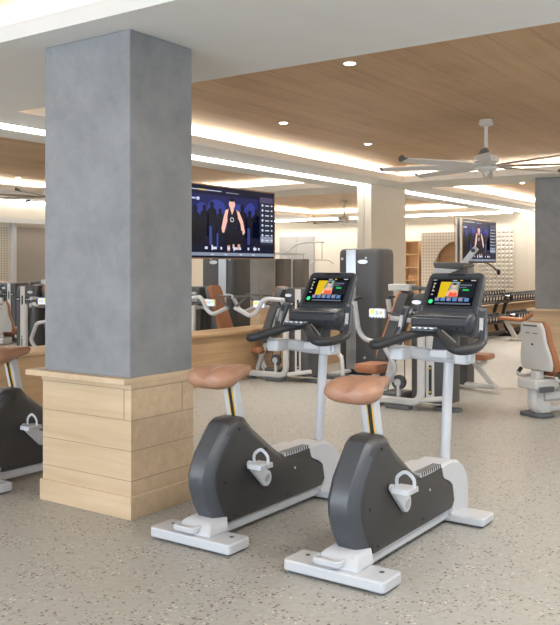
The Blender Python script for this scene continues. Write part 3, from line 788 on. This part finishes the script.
    mb = MB().prism(rrect(.24, .26, .05), .06, .14, 'Z', mat=Matrix.Translation((-.42, 0, 0))); mb.build('counterweight', M['grey'], t, bevel=.015)
    # press arms
    for sy in (-1, 1):
        y = sy*.34
        if style == 'bars':
            ar = MB().tube(fillet([(-.14, sy*.22, 1.03), (-.38, y, 1.05), (-.50, y, .86), (-.60, y, .82), (-.84, y, .92)], .07), .028, n=12).build('press_arm', M['white'], t)
            MB().tube([(-.84, y, .92), (-.64, y-sy*.02, 1.08), (-.87, y-sy*.02, 1.06)], .018, n=10).build('grip', M['grey'], ar)
        else:
            ar = MB().tube(fillet([(-.36, sy*.22, .28), (-.34, sy*.28, .32), (-.27, sy*.30, .42), (-.41, sy*.32, .67), (-.60, sy*.33, .69), (-.68, sy*.33, .78), (-.73, sy*.33, 1.09)], .06), .025, n=12).build('lever_arm', M['white'], t)
            MB().tube(fillet([(-.73, sy*.33, 1.08), (-.70, sy*.33, 1.13), (-.64, sy*.30, 1.12)], .03), .014, n=10).build('grip', M['black'], ar)
            MB().rtube([(-.14, sy*.18, .90), (-.34, sy*.30, .93)], .05, .05).build('roller_bar', M['white'], t)
    MB().rtube([(-.18, -.22, 1.0), (-.18, .22, 1.0)], .05, .05).build('arm_axle', M['white'], t)
    if style != 'bars': MB().box(-.48, -.24, -.10, .06, 1.20, 1.27).build('arm_block', M['warmwhite'], t, bevel=.01); MB().rtube([(-.26, -.02, 1.235), (.02, -.02, 1.22), (.04, -.02, 1.15)], .05, .04).build('arm_beam', M['grey'], t)
    # small status display on a stalk
    MB().tube([(-.16, -.20, .94), (-.40, -.26, .98)], .012, n=8).build('display_stalk', M['grey'], t)
    dp = MB().prism(rrect(.19, .10, .02), -.012, .012, 'Y').build('status_display', M['white'], t, bevel=.003); dp.location = (-.49, -.28, .97)
    L = [(em(.75, .80, .85), [R(0, 0, 1, 1)]), (em(.85, .75, .15), [R(.06, .45, .35, .9)]), (em(.35, .6, .85), [R(.42, .3, .6, .8)]), (em(.85, .45, .25), [R(.68, .4, .85, .75)]), (em(.1, .1, .12), [R(.2*k+.02, -.12, .2*k+.12, .04) for k in range(5)])]
    screen_layers('display_screen', L, dp, .175, .085, (0, -.0135, 0))
    return t
mach = make_machine()
mach.location = (-5.86, 8.95, 0); mach['label'] = 'seated weight machine behind the middle bike, beside the oak wainscot'
m2 = make_machine(-.60, 'levers', -.32, -.05); m2.location = (-3.60, 7.98, 0); m2.rotation_euler = (0, 0, math.radians(-3)); m2.scale = (1.05, 1.05, 1.0); m2['label'] = 'seated weight machine directly behind the nearest bike with pale lever arms'
mb_ = dup(mach, (-1.55, 9.25, 0), 0, 'weight machine reflected at the far left edge of the frame'); mb_.scale = (-1, 1, 1)

# tall tower
t = thing('weight_tower', 'tall charcoal weight tower with a silver stripe, behind the bikes', 'weight machine', (-5.545, 10.04, 0), 0)
pr = rrect(.66, .46, .10, 7)
rings = [[(x, y, z) for x, y in pr] for z in (.06, 1.60)]+[[(x*.985, y*.985, 1.65) for x, y in pr], [(x*.93, y*.93, 1.685) for x, y in pr], [(x*.8, y*.8, 1.70) for x, y in pr]]
sh = MB().loft(rings).build('tower_shroud', M['shroud'], t)
MB().box(-.18, -.035, -.240, -.228, .08, 1.68).build('silver_stripe', M['silver'], sh, smooth=False)
MB().prism([(.07+.075*math.cos(k*PI/10), 1.52+.028*math.sin(k*PI/10)) for k in range(20)], -.236, -.229, 'Y').build('oval_badge', M['silver'], sh)
mb = MB()
for x, z in ((-.245, 1.56), (.12, 1.57), (.10, .24), (-.24, .24)): mb.cyl((x, -.228, z), (x, -.238, z), .016)
mb.islands('cover_cap', M['white'], sh)
MB().box(-.30, .30, -.2, .2, 0, .06).build('base_plinth', M['black'], t, smooth=False)
MB().tube(fillet([(-.50, -.42, .33), (-.20, -.62, .34), (.02, -.70, .32), (.05, -.72, .05)], .1), .028, n=12).build('front_handle', M['warmwhite'], t)
MB().rtube([(-.50, -.42, .33), (-.45, -.1, .33), (-.3, 0, .33)], .05, .05).build('handle_arm', M['warmwhite'], t)
MB().prism(rrect(.5, .16, .04), 0, .05, 'Z', mat=Matrix.Translation((-.15, -.70, 0))).build('foot_plate', M['foot'], t, bevel=.01)
MB().rtube([(-.15, -.7, .05), (-.15, -.2, .05)], .07, .05).build('floor_tube', M['warmwhite'], t)

# pulldown machine with small seat, behind the nearest bike
t = thing('pulldown_machine', 'pulldown machine with small russet seat, behind the nearest bike', 'weight machine', (-4.02, 9.5, 0), 0)
pr = rrect(.42, .34, .07)
sh = MB().loft([[(x*k, y*k, z) for x, y in pr] for z, k in ((.06, .9), (1.42, .9), (1.45, .86), (1.47, .8))]).build('tower_shroud', M['shroud'], t)
MB().loft([[(-.17, -.19, 1.40), (.16, -.19, 1.43), (.16, .12, 1.43), (-.17, .12, 1.40)], [(-.20, -.22, 1.47), (.19, -.22, 1.47), (.19, .14, 1.47), (-.20, .14, 1.47)], [(-.20, -.22, 1.51), (.15, -.22, 1.50), (.15, .14, 1.50), (-.20, .14, 1.51)]]).build('head_cover', M['grey'], t, bevel=.01)
MB().prism([(-.2, 1.30), (.12, 1.42), (-.2, 1.44)], -.21, -.16, 'Y').build('head_fin', M['white'], t, smooth=False)
MB().rtube([(.04, -.05, 1.40), (.28, -.05, 1.68)], .07, .035, up=(0, 1, 0)).build('lever_arm', M['white'], t, bevel=.006)
mb = MB().cyl((.25, -.10, 1.645), (.25, 0, 1.645), .022); mb.build('arm_pivot', M['black'], t)
MB().tube(catmull([(.10, .1, 1.50), (.25, .08, 1.51), (.36, .05, 1.50), (.46, .0, 1.45), (.53, -.03, 1.40)], 5), .012, n=8).build('pull_bar', M['rugd'], t)
mb = MB().ellipsoid((.54, -.03, 1.39), .022, .022, .035); mb.build('bar_end', M['black'], t)
MB().rtube([(.0, -.1, .06), (.54, -.1, .06)], .08, .06).build('floor_rail', M['warmwhite'], t)
MB().rtube(fillet([(.52, -.1, .06), (.28, -.1, .32), (.26, -.1, .38)], .05), .07, .05, up=(0, 1, 0)).build('seat_leg', M['warmwhite'], t)
MB().rtube([(.28, -.1, .27), (.42, -.1, .36)], .05, .04, up=(0, 1, 0)).build('seat_brace', M['warmwhite'], t)
MB().loft([[(x+.32, y-.1, z) for x, y in rrect(w, .30, .05)] for w, z in ((.28, .37), (.32, .385), (.32, .42), (.29, .435))]).build('seat', M['orange'], t)

# machine chair at right
t = thing('leg_press_machine', 'white backed machine seat with russet padding at right edge', 'weight machine', (-2.60, 8.13, 0), math.radians(62))
def shell(x0, th, m, nm, g=0.):
    prf = [(-.125, .915), (.125, .915), (.150, .86), (.158, .72), (.195, .60), (.205, .50), (.185, .445), (-.185, .445), (-.205, .50), (-.195, .60), (-.158, .72), (-.150, .86)]
    # lean back: x shifts with height
    rings = []
    for dx, k in ((0, .93), (.012, 1.), (th-.012, 1.), (th, .93)):
        rings.append([(x0+dx-(z-.45)*.16, y*(k+g), .68+(z-.68)*(k+g)) for y, z in prf])
    return MB().loft(rings).build(nm, m, t, bevel=.012)
s0 = shell(-.02, .05, M['warmwhite'], 'back_shell'); 
MB().box(-.101, -.092, -.09, .09, .875, .89).build('shell_slot', M['grey'], s0, smooth=False)
mb = MB().cyl((-.058, .0, .70), (-.07, .0, .70), .010, n=12); mb.build('shell_bolt', M['black'], s0)
mb = MB()
for y in (-.05, .05): mb.box(-.0865, -.078, y-.03, y+.02, .806, .814)
mb.islands('shell_mark', M['grey'], s0, smooth=False)
shell(.032, .075, M['orange'], 'back_pad', .02)
MB().loft([[(x+.34, y, z) for x, y in rrect(w, w2, .06)] for w, w2, z in ((.44, .40, .385), (.48, .44, .41), (.48, .44, .47), (.44, .40, .50))]).build('seat', M['orange'], t)
MB().rtube([(.0, 0, .44), (.0, 0, .36)], .12, .10).build('back_mount', M['warmwhite'], t)
MB().box(-.14, .17, -.13, .13, .27, .37).build('pivot_block', M['warmwhite'], t, bevel=.02)
MB().box(-.10, .08, -.150, -.125, .245, .30).build('pivot_cover', M['grey'], t, bevel=.01)
MB().rtube(fillet([(-.02, 0, .28), (-.02, 0, .09), (.12, 0, .05)], .08), .15, .12, up=(0, 1, 0)).build('column', M['warmwhite'], t)
MB().rtube([(.05, 0, .20), (.66, 0, .20)], .12, .13).build('main_beam', M['warmwhite'], t)
MB().rtube([(.0, 0, .06), (.68, 0, .06)], .08, .05).build('floor_beam', M['warmwhite'], t)
MB().prism(rrect(.22, .30, .05), 0, .035, 'Z').build('foot_plate', M['foot'], t, bevel=.01)
for sy in (-1, 1):
    h = MB().tube(fillet([(.35, sy*.20, .37), (.06, sy*.25, .36), (-.02, sy*.26, .38), (.03, sy*.26, .43)], .06), .016, n=10).build('side_handle', M['warmwhite'], t)
    MB().tube([(.0, sy*.26, .40), (.04, sy*.26, .44)], .02, n=10).build('grip', M['black'], h)
MB().box(.40, .64, -.15, .15, .26, .37).build('carriage', M['grey'], t, bevel=.01)

# adjustable bench
t = thing('adjustable_bench', 'russet adjustable bench with raised back pad beside the dumbbell racks', 'bench', (-5.45, 16.1, 0), 0)
def slab(p, q, w, th, nm, m):
    p, q = Vector(p), Vector(q)
    return MB().bar(p, q, w, th).build(nm, m, t, bevel=.018, seg=3)
slab((-.42, 0, .44), (.02, 0, .42), .30, .065, 'seat_pad', M['orange'])
slab((.06, 0, .43), (.62, 0, .80), .30, .065, 'back_pad', M['orange'])
MB().rtube([(-.34, 0, .38), (.06, 0, .36), (.60, 0, .70)], .07, .06, up=(0, 1, 0)).build('pad_rail', M['warmwhite'], t)
MB().rtube([(-.30, 0, .36), (-.12, 0, .06)], .09, .06, up=(0, 1, 0)).build('leg', M['warmwhite'], t)
MB().rtube([(.12, 0, .36), (-.05, 0, .06)], .09, .06, up=(0, 1, 0)).build('leg', M['warmwhite'], t)
MB().rtube([(.30, 0, .48), (.42, 0, .05)], .07, .05, up=(0, 1, 0)).build('leg', M['warmwhite'], t)
MB().rtube([(-.28, 0, .035), (.50, 0, .035)], .09, .05).build('base_rail', M['warmwhite'], t)
for x in (-.25, .48): MB().rtube([(x, -.22, .03), (x, .22, .03)], .07, .05).build('base_foot', M['warmwhite'], t)

# dumbbell racks and dumbbells
def rack(y0, y1, label):
    yc = (y0+y1)/2; h = (y1-y0)/2+.05
    t = thing('dumbbell_rack', label, 'rack', (-6.2, yc, 0), 0, 'dumbbell racks')
    for sy in (-1, 1):
        y = sy*(h-.25)
        MB().rtube(fillet([(.22, y, .04), (-.10, y, .04), (-.22, y, .40), (-.14, y, .70), (.02, y, .74)], .12), .07, .06, up=(0, 1, 0)).build('upright', M['black'], t)
        MB().rtube([(-.18, y, .30), (.16, y, .34)], .06, .05).build('tier_arm', M['black'], t)
        MB().box(-.28, .26, y-.05, y+.05, 0, .03).build('foot', M['black'], t, smooth=False)
    for x, z, nm in ((.06, .34, 'lower_tray'), (-.06, .735, 'upper_tray')):
        mb = MB().bar((x-.13, -h, z), (x-.13, h, z), .05, .03).bar((x+.09, -h, z-.02), (x+.09, h, z-.02), .05, .03)
        mb.build(nm, M['black'], t, smooth=False)
    MB().rtube([(.0, -h+.2, .09), (.0, h-.2, .09)], .08, .08).build('stretcher', M['black'], t)
    return t
def make_db():
    t = thing('dumbbell', '', 'dumbbell', (0, 0, 0), 0)
    MB().cyl((-.08, 0, 0), (.08, 0, 0), .014, n=8).build('handle', M['chrome'], t)
    for sx in (-1, 1):
        x0, x1 = sx*.065, sx*.145
        h = MB().lathe([(.02, x0), (.058, x0), (.066, x0+sx*.012), (.066, x1-sx*.012), (.058, x1)] if sx > 0 else [(.058, x1), (.066, x1-sx*.012), (.066, x0+sx*.012), (.058, x0), (.02, x0)], (0, 0, 0), 'X', 12).build('weight_head', M['dhead'], t)
        MB().lathe([(.001, x1), (.040, x1), (.040, x1+sx*.003)] if sx > 0 else [(.040, x1+sx*.003), (.040, x1), (.001, x1)], (0, 0, 0), 'X', 12).build('end_cap', M['dcap'], h)
    return t
rack(14.3, 17.35, 'black two tier dumbbell rack nearer the cream pilaster'); rack(17.5, 20.2, 'black two tier dumbbell rack in the far corner')
db = None
for (y0, y1, where) in ((14.3, 17.35, 'nearer rack'), (17.5, 20.2, 'far corner rack')):
    for (x, z, tier) in ((-6.28, .822, 'upper'), (-6.16, .422, 'lower')):
        n = int((y1-y0-.2)/.168)
        for k in range(n):
            y = y0+.12+k*.168
            lb = 'black dumbbell with pale end cap on the %s tier of the %s' % (tier, where); g = 'dumbbells on the %s tier of the %s' % (tier, where)
            if db is None: db = make_db(); db.location = (x, y, z); db['label'] = lb; db['group'] = g; db.rotation_euler = (0, math.radians(8), 0)
            else:
                d_ = dup(db, (x, y, z), 0, lb, g); d_.rotation_euler = (0, math.radians(8), 0)

# cable station seen only in the mirror
t = thing('cable_station', 'cable station with tall guide rods reflected beside the far grey doors', 'weight machine', (-3.35, 14.95, 0), 0)
for y in (-.35, .35):
    mb = MB().box(-.22, .22, y-.12, y+.12, .05, 1.62); mb.build('stack_shroud', M['rugd'], t, smooth=False)
for y in (-.55, -.12, .12, .55):
    MB().rtube([(0, y, 0), (0, y, 1.72)], .06, .05, up=(0, 1, 0)).build('guide_rod', M['silver'], t)
MB().rtube([(0, -.6, 1.74), (0, .6, 1.74)], .06, .05).build('top_beam', M['silver'], t)
MB().tube(catmull([(-.05, -.2, 1.74), (-.35, -.1, 1.95), (-.9, 0, 1.97)], 5), .018, n=8).build('upper_arm', M['silver'], t)
MB().tube([(-.85, 0, 1.97), (-.85, 0, 1.62)], .006, n=6).build('cable', M['cable'], t)
MB().tube(catmull([(-.85, -.45, 1.52), (-.85, -.30, 1.58), (-.85, 0, 1.60), (-.85, .3, 1.58), (-.85, .45, 1.52)], 5), .014, n=8).build('pull_bar', M['silver'], t)
MB().box(-.3, .3, -.6, .6, 0, .05).build('base_plate', M['rugd'], t, smooth=False)

# ------------------------------------------------------------------ light
w = bpy.data.worlds.new('world'); SC.world = w; w.use_nodes = True
bg = w.node_tree.nodes['Background']; bg.inputs[0].default_value = (.78, .88, 1, 1); bg.inputs[1].default_value = .5
area('daylight_and_fill', (-3.0, YB-.5, 1.6), (math.radians(90), 0, 0), 8., 2.6, 500, (.78, .89, 1))
area('daylight_and_fill', (XR+.5, 2.0, 1.6), (0, PI/2, 0), 2.4, 12., 30, (.84, .92, 1))  # side fill added outside the right wall openings
area('strip_and_wash_lamp', (XR-.30, 13.2, ZS-.03), (0, math.radians(50), 0), .05, 13., 80, (1, .95, .88))
area('strip_and_wash_lamp', (-2.9, YF-.35, ZS-.03), (math.radians(-30), 0, 0), 7.2, .05, 110, (1, .95, .88))  # wall wash added to brighten the far wall, no strip there
t = thing('added_fill_panel', 'unseen fill light panel added right of the near oak tray', 'ceiling light', (-.1, 3.2, ZS))  # out of view, added as fill light with a frame around it
MB().box(-.28, .28, -2.55, 2.55, -.015, -.001).build('fill_panel_frame', M['white'], t, smooth=False)
area('added_fill_lamp', (-.1, 3.2, ZS-.02), (0, 0, 0), .5, 5., 90, (1, .95, .88))

cam = bpy.data.cameras.new('camera'); co = bpy.data.objects.new('camera', cam); COL.objects.link(co); SC.camera = co
co.location = (0, 0, 1.45); co.rotation_euler = (PI/2, 0, math.atan2(582, 837))
cam.sensor_fit = 'HORIZONTAL'; cam.sensor_width = 36; cam.lens = 837/560*36; cam.shift_y = -(312.5-267)/560; cam.clip_start = .05
vs = SC.view_settings; vs.view_transform = 'Standard'; vs.look = 'None'; vs.gamma = 1; vs.use_curve_mapping = False; vs.exposure = .36
